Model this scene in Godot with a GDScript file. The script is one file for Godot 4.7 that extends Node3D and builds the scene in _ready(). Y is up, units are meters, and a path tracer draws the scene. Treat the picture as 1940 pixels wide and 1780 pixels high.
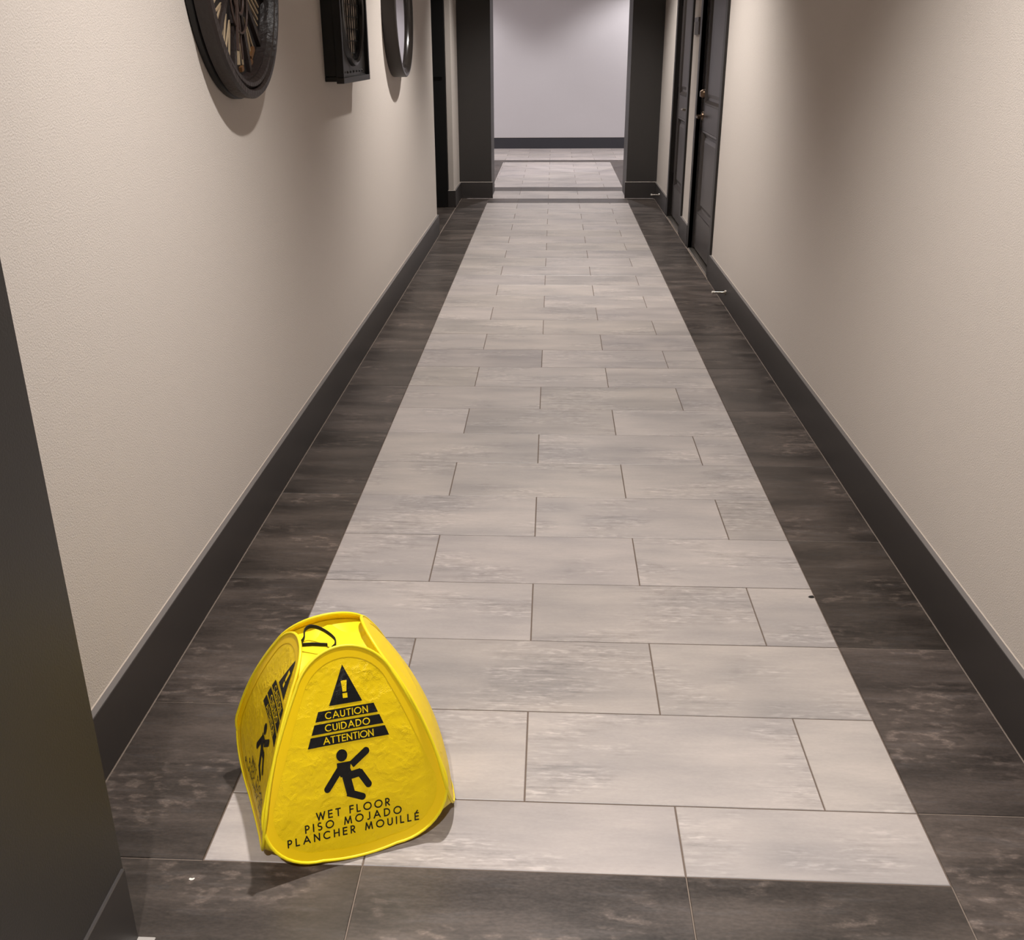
extends Node3D
# A hotel corridor with a pop-up wet floor sign. Metres, y up, the corridor runs towards -z.

const WL := -0.9716      # face of the left wall
const WR := 1.0767       # face of the right wall
const BL := -0.9536      # face of the left baseboard
const BR := 1.0587       # face of the right baseboard
const XL := -0.6659      # edges of the pale tile field
const XR := 0.769
const XA := -0.0418      # the two sets of joints in the running bond
const XB := 0.2724
const TL := 0.6239
const ROW := 0.305
const Z0 := -1.336
const CEIL := 3.05
const BBH := 0.162       # baseboard height

var M := {}
var rng := RandomNumberGenerator.new()

func _ready() -> void:
	# ---------------------------------------------------------------- camera
	var cam := Camera3D.new()
	cam.name = "camera"
	add_child(cam)
	var f := 1869.6255
	cam.transform = Transform3D(Basis(Vector3(0.99860958, -0.00730638, -0.05220663), Vector3(-0.01331724, 0.92326035, -0.38394398), Vector3(0.05100555, 0.38410538, 0.92187932)), Vector3(0, 1.4657, 0))
	cam.near = 0.05
	cam.far = 60.0
	cam.projection = Camera3D.PROJECTION_FRUSTUM
	cam.size = 2.0 * 0.05 * 890.0 / f
	cam.frustum_offset = Vector2((970.0 - 944.389) / f * 0.05, (866.946 - 890.0) / f * 0.05)
	cam.current = true
	# ------------------------------------------------------- environment, exposure
	var we := WorldEnvironment.new()
	we.name = "environment"
	var env := Environment.new()
	env.background_mode = Environment.BG_COLOR
	env.background_color = Color(0.02, 0.02, 0.02)
	env.tonemap_mode = Environment.TONE_MAPPER_LINEAR
	env.tonemap_exposure = 2.5
	env.sdfgi_enabled = true
	env.ssao_enabled = true
	env.ssil_enabled = true
	we.environment = env
	add_child(we)
	# ------------------------------------------------------------------- lights
	rng.seed = 7
	make_materials()
	var warm := Color(1.0, 0.98, 0.965)
	var cool := Color(1.0, 0.985, 0.995)
	downlight(Vector3(-0.2, CEIL, 0.9), warm, 6.3, 50.0, 0.5, "recessed ceiling downlight over the lobby floor behind the near dark opening")
	downlight(Vector3(0.05, CEIL, -2.2), warm, 4.2, 54.0, 0.8, "recessed ceiling downlight above the wet floor sign")
	downlight(Vector3(0.05, CEIL, -6.15), warm, 4.3, 52.0, 0.7, "recessed ceiling downlight in front of the round mirror")
	downlight(Vector3(0.05, CEIL, -9.3), warm, 3.6, 52.0, 0.7, "recessed ceiling downlight just before the far dark opening")
	downlight(Vector3(0.1, CEIL, -12.8), cool, 4.2, 58.0, 0.8, "recessed ceiling downlight past the far dark opening")
	downlight(Vector3(1.7, CEIL, -14.9), cool, 2.6, 62.0, 0.4, "recessed ceiling downlight by the pale end wall, on the doors' side")
	downlight(Vector3(-2.3, CEIL, -15.1), cool, 3.0, 62.0, 0.4, "recessed ceiling downlight by the pale end wall, on the clock's side")
	# ------------------------------------------------------------------- setting
	build_floor()
	build_shell()
	build_doors()
	# ------------------------------------------------------------------- things
	build_clock()
	build_shadow_box()
	build_mirror()
	build_sign()
	build_small()

# ============================================================ helpers
func numbered(called: String) -> String:
	if not has_node(NodePath(called)):
		return called
	var k := 1
	while has_node(NodePath("%s_%03d" % [called, k])):
		k += 1
	return "%s_%03d" % [called, k]

func thing(called: String, label: String, category: String, at: Vector3, group := "") -> Node3D:
	var o := Node3D.new()
	o.name = numbered(called)
	add_child(o)
	o.position = at
	o.set_meta("label", label)
	o.set_meta("category", category)
	if group != "":
		o.set_meta("group", group)
	return o

func frame_of(called: String) -> Node3D:
	var o := Node3D.new()
	o.name = called
	add_child(o)
	o.set_meta("kind", "structure")
	return o

func obj(called: String, st: SurfaceTool, m: Material, parent: Node3D = null) -> MeshInstance3D:
	var o := MeshInstance3D.new()
	o.name = called
	o.mesh = st.commit()
	o.material_override = m
	if parent == null:
		add_child(o, true)
		o.set_meta("kind", "structure")
	else:
		parent.add_child(o, true)
	return o

func mb() -> SurfaceTool:
	var st := SurfaceTool.new()
	st.begin(Mesh.PRIMITIVE_TRIANGLES)
	return st

func tri(st: SurfaceTool, p: Array, n: Array, uv: Array) -> void:
	var g: Vector3 = (p[1] - p[0]).cross(p[2] - p[0])
	var s: Vector3 = n[0] + n[1] + n[2]
	var order := [0, 1, 2] if g.dot(s) < 0.0 else [0, 2, 1]
	for i in order:
		st.set_normal(n[i])
		st.set_uv(uv[i])
		st.add_vertex(p[i])

func quad(st: SurfaceTool, a: Vector3, b: Vector3, c: Vector3, d: Vector3, out: Vector3, uv := []) -> void:
	var n: Vector3 = (b - a).cross(c - a)
	if n.length() < 1e-14:
		n = (c - a).cross(d - a)
	n = n.normalized()
	if n.dot(out) < 0.0:
		n = -n
	var u: Array = uv
	if u.is_empty():
		u = [Vector2(0, 0), Vector2(1, 0), Vector2(1, 1), Vector2(0, 1)]
	tri(st, [a, b, c], [n, n, n], [u[0], u[1], u[2]])
	tri(st, [a, c, d], [n, n, n], [u[0], u[2], u[3]])

# a box with chamfered edges
func bx(st: SurfaceTool, a: Vector3, b: Vector3, c := 0.0) -> void:
	var lo := Vector3(minf(a.x, b.x), minf(a.y, b.y), minf(a.z, b.z))
	var hi := Vector3(maxf(a.x, b.x), maxf(a.y, b.y), maxf(a.z, b.z))
	var mid := (lo + hi) / 2.0
	var h := (hi - lo) / 2.0
	for ax in 3:
		var u := (ax + 1) % 3
		var v := (ax + 2) % 3
		for s in [-1.0, 1.0]:
			var p := []
			for q in [[-1, -1], [1, -1], [1, 1], [-1, 1]]:
				var w := Vector3.ZERO
				w[ax] = s * h[ax]
				w[u] = q[0] * (h[u] - c)
				w[v] = q[1] * (h[v] - c)
				p.append(mid + w)
			var n := Vector3.ZERO
			n[ax] = s
			quad(st, p[0], p[1], p[2], p[3], n)
		if c > 0.0:
			for s in [-1.0, 1.0]:
				for t in [-1.0, 1.0]:
					var w1 := Vector3.ZERO
					w1[u] = s * h[u]
					w1[v] = t * (h[v] - c)
					var w2 := Vector3.ZERO
					w2[u] = s * (h[u] - c)
					w2[v] = t * h[v]
					var e := Vector3.ZERO
					e[ax] = h[ax] - c
					var n := Vector3.ZERO
					n[u] = s
					n[v] = t
					quad(st, mid + w1 - e, mid + w1 + e, mid + w2 + e, mid + w2 - e, n)
	if c > 0.0:
		for sx in [-1.0, 1.0]:
			for sy in [-1.0, 1.0]:
				for sz in [-1.0, 1.0]:
					var s := Vector3(sx, sy, sz)
					var i := Vector3(h.x - c, h.y - c, h.z - c)
					var n := s.normalized()
					tri(st, [mid + s * Vector3(h.x, i.y, i.z), mid + s * Vector3(i.x, h.y, i.z), mid + s * Vector3(i.x, i.y, h.z)], [n, n, n], [Vector2.ZERO, Vector2.ZERO, Vector2.ZERO])

func box(called: String, a: Vector3, b: Vector3, m: Material, parent: Node3D = null, c := 0.0) -> MeshInstance3D:
	var st := mb()
	bx(st, a, b, c)
	return obj(called, st, m, parent)

# a profile of (radius, height) turned about an axis through c
func lathe(st: SurfaceTool, prof: Array, c: Vector3, axis: Vector3, segs := 64) -> void:
	axis = axis.normalized()
	var e1 := axis.cross(Vector3.UP if absf(axis.y) < 0.9 else Vector3.RIGHT).normalized()
	var e2 := axis.cross(e1)
	for i in prof.size() - 1:
		var p: Vector2 = prof[i]
		var q: Vector2 = prof[i + 1]
		var d := (q - p).normalized()
		for k in segs:
			var a0 := TAU * k / segs
			var a1 := TAU * (k + 1) / segs
			var r0 := e1 * cos(a0) + e2 * sin(a0)
			var r1 := e1 * cos(a1) + e2 * sin(a1)
			var n0 := r0 * d.y - axis * d.x
			var n1 := r1 * d.y - axis * d.x
			var a := c + r0 * p.x + axis * p.y
			var b := c + r1 * p.x + axis * p.y
			var cc := c + r1 * q.x + axis * q.y
			var dd := c + r0 * q.x + axis * q.y
			var uv := [Vector2(k, i), Vector2(k + 1, i), Vector2(k + 1, i + 1), Vector2(k, i + 1)]
			if p.x > 1e-6:
				tri(st, [a, b, cc], [n0, n1, n1], [uv[0], uv[1], uv[2]])
			if q.x > 1e-6:
				tri(st, [a, cc, dd], [n0, n1, n0], [uv[0], uv[2], uv[3]])

# a round tube along points
func tube(st: SurfaceTool, pts: Array, r: float, sides := 8, closed := false, flat := 1.0, up := Vector3.UP) -> void:
	var n := pts.size()
	var rings := []
	for i in n:
		var a: Vector3 = pts[(i - 1 + n) % n] if closed or i > 0 else pts[i]
		var b: Vector3 = pts[(i + 1) % n] if closed or i < n - 1 else pts[i]
		var t := (b - a).normalized()
		var s := t.cross(up)
		if s.length() < 1e-4:
			s = t.cross(Vector3.RIGHT)
		s = s.normalized()
		var w := s.cross(t).normalized()
		var ring := []
		for k in sides:
			var an := TAU * (k + 0.5) / sides
			var dir := s * cos(an) * flat + w * sin(an)
			var nn := (s * cos(an) / flat + w * sin(an)).normalized()
			ring.append([pts[i] + dir * r, nn])
		rings.append(ring)
	for i in (n if closed else n - 1):
		var p = rings[i]
		var q = rings[(i + 1) % n]
		for k in sides:
			var l := (k + 1) % sides
			tri(st, [p[k][0], p[l][0], q[l][0]], [p[k][1], p[l][1], q[l][1]], [Vector2.ZERO, Vector2.ZERO, Vector2.ZERO])
			tri(st, [p[k][0], q[l][0], q[k][0]], [p[k][1], q[l][1], q[k][1]], [Vector2.ZERO, Vector2.ZERO, Vector2.ZERO])
	if not closed:
		for e in [0, n - 1]:
			var ring = rings[e]
			var o: Vector3 = (pts[0] - pts[1]) if e == 0 else (pts[n - 1] - pts[n - 2])
			o = o.normalized()
			for k in sides:
				tri(st, [pts[e], ring[k][0], ring[(k + 1) % sides][0]], [o, o, o], [Vector2.ZERO, Vector2.ZERO, Vector2.ZERO])

# ============================================================ materials
func noise_bytes(w: int, h: int, sd: int, freq: float, oct: int, to_w: int, to_h: int) -> PackedByteArray:
	var n := FastNoiseLite.new()
	n.seed = sd
	n.noise_type = FastNoiseLite.TYPE_SIMPLEX_SMOOTH
	n.frequency = freq
	n.fractal_octaves = oct
	var im := n.get_seamless_image(w, h)
	im.convert(Image.FORMAT_L8)
	if to_w != w or to_h != h:
		im.resize(to_w, to_h, Image.INTERPOLATE_CUBIC)
	return im.get_data()

func noise_normal(sd: int, freq: float, oct: int, bump: float) -> ImageTexture:
	var n := FastNoiseLite.new()
	n.seed = sd
	n.noise_type = FastNoiseLite.TYPE_SIMPLEX_SMOOTH
	n.frequency = freq
	n.fractal_octaves = oct
	var im := n.get_seamless_image(512, 512)
	im.convert(Image.FORMAT_L8)
	im.bump_map_to_normal_map(bump)
	return ImageTexture.create_from_image(im)

func mat(c: Color, rough: float, metal := 0.0, spec := 0.5) -> StandardMaterial3D:
	var m := StandardMaterial3D.new()
	m.albedo_color = c
	m.roughness = rough
	m.metallic = metal
	m.metallic_specular = spec
	return m

func triplanar(m: StandardMaterial3D, normal: Texture2D, scale: float, strength: float) -> StandardMaterial3D:
	m.uv1_triplanar = true
	m.uv1_world_triplanar = true
	m.uv1_scale = Vector3.ONE * scale
	m.normal_enabled = true
	m.normal_texture = normal
	m.normal_scale = strength
	return m

func sstep(a: float, b: float, x: float) -> float:
	return smoothstep(a, b, x)

# concrete-look tile print: [albedo, roughness]; dark tiles carry pale scuffs
func tile_print(sd: int, dark: bool) -> Array:
	var w := 1024
	var h := 1024
	var cloud := noise_bytes(256, 512, sd, 0.008, 4, w, h)       # long soft clouds
	var streak := noise_bytes(256, 1024, sd + 1, 0.026, 5, w, h)  # fine streaks along the tile
	var mask := noise_bytes(256, 256, sd + 2, 0.012, 3, w, h)
	var grain := noise_bytes(w, h, sd + 3, 0.11, 3, w, h)
	var fleck := noise_bytes(512, 512, sd + 4, 0.045, 5, w, h)
	var fine := noise_bytes(512, 1024, sd + 5, 0.07, 4, w, h)    # fine crackle
	var lines := noise_bytes(64, 1024, sd + 6, 0.09, 3, w, h)    # thin long lines
	var out := PackedByteArray()
	out.resize(w * h * 3)
	var ro := PackedByteArray()
	ro.resize(w * h)
	for i in w * h:
		var c := cloud[i] / 255.0 - 0.5
		var s := streak[i] / 255.0 - 0.5
		var k := sstep(0.42, 0.72, mask[i] / 255.0)
		var g := grain[i] / 255.0 - 0.5
		var l := fleck[i] / 255.0
		var f2 := fine[i] / 255.0 - 0.5
		var ln := lines[i] / 255.0 - 0.5
		var r: float
		var gg: float
		var b: float
		if dark:
			var v := 0.248 + 0.15 * c + 0.08 * s * (0.4 + k) + 0.05 * g + 0.05 * f2
			var pale := k * sstep(0.50, 0.80, l) * 0.12 * (0.6 + 1.6 * absf(g))
			v += pale
			var blue := sstep(0.1, 0.3, s) * 0.012
			r = v * 1.07
			gg = v * 0.945 + blue * 0.5
			b = v * 0.865 + blue
			ro[i] = int(clampf(0.40 + 0.12 * c + 0.25 * pale + 0.10 * g, 0.05, 1.0) * 255.0)
		else:
			var v := 0.64 + 0.10 * c + 0.022 * g + 0.055 * f2 * (0.4 + k)
			v -= k * (sstep(0.0, 0.36, s * 0.6 + f2 * 0.7) * 0.075 + sstep(0.5, 0.75, l) * 0.03) + 0.02 * s
			v += k * ln * 0.095 + k * sstep(0.08, 0.28, f2 - s * 0.4) * 0.055
			var warm := c * 0.03
			r = v * 1.012 + warm * 0.3
			gg = v * 0.962
			b = v * 0.935 - warm * 0.4
			ro[i] = int(clampf(0.42 + 0.10 * c + 0.06 * g + 0.06 * k, 0.05, 1.0) * 255.0)
		out[i * 3] = int(clampf(r, 0.0, 1.0) * 255.0)
		out[i * 3 + 1] = int(clampf(gg, 0.0, 1.0) * 255.0)
		out[i * 3 + 2] = int(clampf(b, 0.0, 1.0) * 255.0)
	var im := Image.create_from_data(w, h, false, Image.FORMAT_RGB8, out)
	var ri := Image.create_from_data(w, h, false, Image.FORMAT_L8, ro)
	return [ImageTexture.create_from_image(im), ImageTexture.create_from_image(ri)]

func make_materials() -> void:
	var peel := noise_normal(11, 0.055, 3, 5.0)
	M.wall = triplanar(mat(Color(0.79, 0.754, 0.72), 0.72), peel, 6.5, 0.4)
	M.far_wall = triplanar(mat(Color(0.80, 0.785, 0.79), 0.72), peel, 4.0, 0.2)
	M.ceiling = mat(Color(0.84, 0.82, 0.78), 0.9)
	M.trim = mat(Color(0.222, 0.206, 0.200), 0.42)
	M.charcoal = triplanar(mat(Color(0.208, 0.195, 0.187), 0.5), peel, 6.0, 0.12)
	M.caulk = mat(Color(0.74, 0.69, 0.64), 0.7)
	M.lit_trim_top = mat(Color(0.42, 0.40, 0.39), 0.5)  # trim paint made paler, overhead light on the board top put into the colour
	M.grout = triplanar(mat(Color(0.40, 0.345, 0.305), 0.95), peel, 6.0, 0.4)
	M.pale_grout = triplanar(mat(Color(0.47, 0.42, 0.38), 0.95), peel, 6.0, 0.4)
	M.black = mat(Color(0.055, 0.052, 0.05), 0.5)
	M.door = mat(Color(0.215, 0.193, 0.183), 0.34)
	M.door_black = mat(Color(0.013, 0.012, 0.012), 0.5)
	M.casing = mat(Color(0.13, 0.115, 0.108), 0.4)
	M.end_trim = mat(Color(0.215, 0.215, 0.235), 0.42)
	M.steel = mat(Color(0.72, 0.69, 0.65), 0.3, 1.0)
	M.bronze_handle = mat(Color(0.42, 0.35, 0.29), 0.32, 1.0)
	M.hinge = mat(Color(0.06, 0.055, 0.05), 0.4, 0.6)
	M.plaque = mat(Color(0.34, 0.32, 0.31), 0.5)
	var t := tile_print(31, false)
	M.tile = mat(Color.WHITE, 1.0)
	M.tile.albedo_texture = t[0]
	M.tile.roughness_texture = t[1]
	M.tile.vertex_color_use_as_albedo = true
	t = tile_print(57, true)
	M.dark_tile = mat(Color.WHITE, 1.0)
	M.dark_tile.albedo_texture = t[0]
	M.dark_tile.roughness_texture = t[1]
	M.dark_tile.vertex_color_use_as_albedo = true

# ============================================================ lamps
func downlight(at: Vector3, c: Color, e: float, angle: float, soft: float, label: String) -> void:
	var o := thing("recessed_light", label, "light", at)
	var st := mb()
	lathe(st, [Vector2(0.062, 0.0), Vector2(0.064, -0.006), Vector2(0.088, -0.006), Vector2(0.09, 0.0)], Vector3.ZERO, Vector3.UP, 32)
	obj("trim_ring", st, M.ceiling, o)
	st = mb()
	lathe(st, [Vector2(0.062, -0.001), Vector2(0.0, -0.001)], Vector3.ZERO, Vector3.UP, 32)
	var lm := mat(Color(0.9, 0.9, 0.9), 0.6)
	lm.emission_enabled = true
	lm.emission = c
	lm.emission_energy_multiplier = 3.0
	obj("lamp_lens", st, lm, o)
	var l := SpotLight3D.new()
	l.name = "spot"
	o.add_child(l)
	l.position = Vector3(0, -0.012, 0)
	l.rotation_degrees.x = -90
	l.light_color = c
	l.light_energy = e
	l.light_size = 0.05
	l.spot_range = 30.0
	l.spot_attenuation = 2.0
	l.spot_angle = angle
	l.spot_angle_attenuation = soft
	l.shadow_enabled = true

# ============================================================ floor
func tile(parent: Node3D, x0: float, x1: float, z0: float, z1: float, dark: bool) -> void:
	if x1 - x0 < 0.012 or absf(z1 - z0) < 0.012:
		return
	var g := 0.0011 if dark else 0.0016
	var lo := Vector3(minf(x0, x1) + g, -0.009, minf(z0, z1) + g)
	var hi := Vector3(maxf(x0, x1) - g, rng.randf_range(-0.0003, 0.0002), maxf(z0, z1) - g)
	var c := 0.0012
	var st := mb()
	var tone := 1.0 + rng.randf_range(-0.13, 0.05) if not dark else 1.0 + rng.randf_range(-0.16, 0.14)
	st.set_color(Color(tone, tone, tone * (1.0 + rng.randf_range(-0.02, 0.015))))
	var off := Vector2(rng.randf(), rng.randf())
	var sx := 1.0 if rng.randf() < 0.5 else -1.0
	var sc := Vector2(1.0 / 1.5 * sx, 1.0 / 0.75)
	var p := [Vector3(lo.x + c, hi.y, lo.z + c), Vector3(hi.x - c, hi.y, lo.z + c), Vector3(hi.x - c, hi.y, hi.z - c), Vector3(lo.x + c, hi.y, hi.z - c)]
	var e := [Vector3(lo.x, hi.y - c, lo.z), Vector3(hi.x, hi.y - c, lo.z), Vector3(hi.x, hi.y - c, hi.z), Vector3(lo.x, hi.y - c, hi.z)]
	var b := []
	for q in e:
		b.append(Vector3(q.x, lo.y, q.z))
	var uvs := func(a: Array) -> Array:
		var r := []
		for q in a:
			r.append(off + Vector2(q.x * sc.x, (q.z + q.y) * sc.y))
		return r
	quad(st, p[0], p[1], p[2], p[3], Vector3.UP, uvs.call(p))
	var ctr := (lo + hi) / 2.0
	for k in 4:
		var l := (k + 1) % 4
		var od: Vector3 = (e[k] + e[l]) / 2.0 - ctr
		quad(st, p[k], p[l], e[l], e[k], od + Vector3.UP, uvs.call([p[k], p[l], e[l], e[k]]))
		quad(st, e[k], e[l], b[l], b[k], od, uvs.call([e[k], e[l], b[l], b[k]]))
	obj("tile", st, M.dark_tile if dark else M.tile, parent)

func zr(r: int) -> float:      # far boundary r of the pale rows
	return -1.450 if r == 0 else Z0 - r * ROW

func row(parent: Node3D, x0: float, x1: float, z0: float, z1: float, first: float, dark: bool) -> void:
	var x := first
	while x > x0 + 0.01:
		x -= TL
	while x < x1 - 0.01:
		tile(parent, maxf(x, x0), minf(x + TL, x1), z0, z1, dark)
		x += TL

func build_floor() -> void:
	var fl := frame_of("floor")
	box("grout_bed", Vector3(-3.2, -0.12, -16.25), Vector3(3.2, -0.0022, 3.2), M.grout, fl)
	box("grout_bed", Vector3(-1.06, -0.02, -10.56), Vector3(XL - 0.003, -0.0015, -0.56), M.pale_grout, fl)
	box("grout_bed", Vector3(XR + 0.003, -0.02, -10.56), Vector3(1.16, -0.0015, -0.56), M.pale_grout, fl)
	box("grout_bed", Vector3(XL - 0.003, -0.02, -1.448), Vector3(XR + 0.003, -0.0015, -1.05), M.pale_grout, fl)
	# pale field
	for k in 29:
		row(fl, XL, XR, zr(k), zr(k + 1), XA if k % 2 == 1 else XB, false)
	row(fl, XL, XR, zr(29), -10.263, XA, false)
	# dark side bands, two rows long each
	var cuts := [-1.450]
	for k in range(2, 30, 2):
		cuts.append(zr(k))
	cuts.append(-10.58)
	for i in cuts.size() - 1:
		tile(fl, BL + 0.0022, XL, cuts[i], cuts[i + 1], true)
	cuts = [-1.03]
	for k in range(1, 30, 2):
		cuts.append(zr(k))
	cuts.append(-10.58)
	for i in cuts.size() - 1:
		tile(fl, XR, BR - 0.0022, cuts[i], cuts[i + 1], true)
	# near dark row and the floor under the opening we stand in
	tile(fl, WL, XB - TL, -1.145, -1.450, true)
	tile(fl, XB - TL, XB, -1.145, -1.450, true)
	tile(fl, XB, XR, -1.145, -1.450, true)
	var z := -1.145
	var n := 0
	while z < 3.1:
		row(fl, -3.1 if z > -0.6 else WL, 3.1 if z > -0.6 else (XR if z < -1.1 else WR), z + ROW, z, XA if n % 2 == 0 else XB, n > 3)
		z += ROW
		n += 1
	# far opening: dark strip, pale rows between the jambs, dark strip
	row(fl, XL, XR, -10.268, -10.58, XB, true)
	row(fl, -0.9, 1.05, -10.585, -10.875, XA, false)
	row(fl, -0.9, 1.05, -10.875, -11.165, XB, false)
	row(fl, -1.1, 1.2, -11.17, -11.49, XB, true)
	for k in 9:
		var za := -11.49 - k * 0.2905
		row(fl, -0.685, 0.787, za, za - 0.2905, XA if k % 2 == 0 else XB, false)
	for k in 5:
		var za := -11.49 - k * 0.523
		tile(fl, -1.1, -0.685, za, za - 0.523, true)
		tile(fl, 0.787, 1.2, za, za - 0.523, true)
	row(fl, -3.1, 3.1, -14.105, -14.385, XB, true)
	for k in 6:
		row(fl, -3.1, 3.1, -14.385 - k * 0.287, -14.672 - k * 0.287, XA if k % 2 == 0 else XB, false)
	# floor of the side opening on the left
	tile(fl, -1.56, BL - 0.004, -8.45, -8.96, true)
	tile(fl, -1.56, BL - 0.004, -8.96, -9.46, true)
	tile(fl, -1.56, BL - 0.004, -9.46, -9.935, true)

# ============================================================ walls, ceiling, baseboards
func baseboard(called: String, a: Vector3, b: Vector3, face: Vector3, lit_top := true, m: Material = null) -> void:
	# a is a floor point on the wall face, b the other end; face points into the room
	var d := (b - a).normalized()
	var L := (b - a).length()
	var o := frame_of(called)
	var st := mb()
	var t := 0.018
	var prof := [Vector2(0, 0), Vector2(t, 0), Vector2(t, BBH - 0.0015), Vector2(t - 0.0015, BBH), Vector2(0, BBH)]
	for i in prof.size():
		var p: Vector2 = prof[i]
		var q: Vector2 = prof[(i + 1) % prof.size()]
		var out := face * (q.y - p.y) + Vector3.UP * (p.x - q.x)
		var pa := a + face * p.x + Vector3.UP * p.y
		var qa := a + face * q.x + Vector3.UP * q.y
		quad(st, pa, pa + d * L, qa + d * L, qa, out)
	for e in [0.0, L]:
		var s := -d if e == 0.0 else d
		var o0: Vector3 = a + d * e
		quad(st, o0, o0 + face * t, o0 + face * t + Vector3.UP * BBH, o0 + Vector3.UP * BBH, s)
	obj("board", st, m if m else M.trim, o)
	if not lit_top:
		return
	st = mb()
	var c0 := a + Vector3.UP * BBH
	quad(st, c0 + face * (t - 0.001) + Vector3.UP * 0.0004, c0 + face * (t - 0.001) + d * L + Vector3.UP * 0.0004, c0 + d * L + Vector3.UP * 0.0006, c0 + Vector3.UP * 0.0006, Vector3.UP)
	obj("cap", st, M.lit_trim_top, o)  # no separate piece: top face of the board, its brightness painted in
	st = mb()
	quad(st, c0 + face * 0.0022 + Vector3.UP * 0.0005, c0 + face * 0.0022 + Vector3.UP * 0.0005 + d * L, c0 + Vector3.UP * 0.003 + d * L, c0 + Vector3.UP * 0.003, face + Vector3.UP)
	obj("caulk_bead", st, M.caulk, o)

func wall_box(parent: Node3D, a: Vector3, b: Vector3, m: Material) -> void:
	box("wall_section", a, b, m, parent)

func build_shell() -> void:
	var T := 0.14
	var w := frame_of("wall_left")
	wall_box(w, Vector3(WL - T, -0.1, -1.27), Vector3(WL, CEIL, -8.45), M.wall)
	wall_box(w, Vector3(WL - T, 2.12, -8.45), Vector3(WL, CEIL, -9.97), M.wall)
	wall_box(w, Vector3(WL - 0.05, -0.1, -9.97), Vector3(WL, CEIL, -10.62), M.wall)
	wall_box(w, Vector3(WL - T, -0.1, -9.975), Vector3(WL - 0.05, CEIL, -10.62), M.wall)
	w = frame_of("wall_right")
	wall_box(w, Vector3(WR, -0.1, -1.27), Vector3(WR + T, CEIL, -6.80), M.wall)
	wall_box(w, Vector3(WR, 2.10, -6.80), Vector3(WR + T, CEIL, -7.84), M.wall)
	wall_box(w, Vector3(WR, -0.1, -7.84), Vector3(WR + T, CEIL, -8.46), M.wall)
	wall_box(w, Vector3(WR, 2.10, -8.46), Vector3(WR + T, CEIL, -9.40), M.wall)
	wall_box(w, Vector3(WR, -0.1, -9.40), Vector3(WR + T, CEIL, -10.62), M.wall)
	box("ceiling", Vector3(-3.3, CEIL, 3.3), Vector3(3.3, CEIL + 0.12, -16.3), M.ceiling)
	# the opening we stand in
	w = frame_of("wall_near")
	wall_box(w, Vector3(-3.2, -0.1, -0.55), Vector3(-0.728, CEIL, -1.27), M.charcoal)
	wall_box(w, Vector3(0.86, -0.1, -0.55), Vector3(3.2, CEIL, -1.27), M.charcoal)
	wall_box(w, Vector3(-0.728, 2.42, -0.55), Vector3(0.86, CEIL, -1.27), M.charcoal)
	w = frame_of("wall_lobby")
	wall_box(w, Vector3(-3.2, -0.1, 3.0), Vector3(3.2, CEIL, 3.2), M.wall)
	wall_box(w, Vector3(-3.2, -0.1, -0.55), Vector3(-3.05, CEIL, 3.0), M.wall)
	wall_box(w, Vector3(3.05, -0.1, -0.55), Vector3(3.2, CEIL, 3.0), M.wall)
	# the far opening
	w = frame_of("wall_far")
	wall_box(w, Vector3(-1.4, -0.1, -10.62), Vector3(-0.637, CEIL, -11.16), M.charcoal)
	wall_box(w, Vector3(0.763, -0.1, -10.62), Vector3(1.4, CEIL, -11.16), M.charcoal)
	wall_box(w, Vector3(-0.637, 2.42, -10.62), Vector3(0.763, CEIL, -11.16), M.charcoal)
	w = frame_of("wall_passage")
	wall_box(w, Vector3(-3.2, -0.1, -11.16), Vector3(-1.1, CEIL, -14.1), M.far_wall)
	wall_box(w, Vector3(1.2, -0.1, -11.16), Vector3(3.2, CEIL, -14.1), M.far_wall)
	wall_box(w, Vector3(-3.2, -0.1, -14.1), Vector3(-3.1, CEIL, -16.1), M.far_wall)
	wall_box(w, Vector3(3.1, -0.1, -14.1), Vector3(3.2, CEIL, -16.1), M.far_wall)
	box("wall_end", Vector3(-3.2, -0.1, -16.1), Vector3(3.2, CEIL, -16.24), M.far_wall)
	# baseboards
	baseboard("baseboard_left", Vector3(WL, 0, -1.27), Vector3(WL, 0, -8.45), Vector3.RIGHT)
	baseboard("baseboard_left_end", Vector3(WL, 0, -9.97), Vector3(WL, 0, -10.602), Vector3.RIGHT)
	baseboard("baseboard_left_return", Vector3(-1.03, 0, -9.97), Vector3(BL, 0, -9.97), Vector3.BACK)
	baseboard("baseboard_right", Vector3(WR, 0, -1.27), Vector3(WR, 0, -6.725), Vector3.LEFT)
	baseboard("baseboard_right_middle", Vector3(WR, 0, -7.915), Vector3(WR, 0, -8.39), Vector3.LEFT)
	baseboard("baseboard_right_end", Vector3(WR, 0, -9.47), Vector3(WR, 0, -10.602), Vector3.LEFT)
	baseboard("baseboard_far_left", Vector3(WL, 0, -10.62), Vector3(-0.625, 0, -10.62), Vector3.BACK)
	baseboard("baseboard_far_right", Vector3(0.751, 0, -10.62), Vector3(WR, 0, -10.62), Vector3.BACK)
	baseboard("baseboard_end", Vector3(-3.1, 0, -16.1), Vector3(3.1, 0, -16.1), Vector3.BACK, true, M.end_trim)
	baseboard("baseboard_near", Vector3(-0.740, 0, -0.55), Vector3(-0.740, 0, -1.264), Vector3.RIGHT, false)

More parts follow.
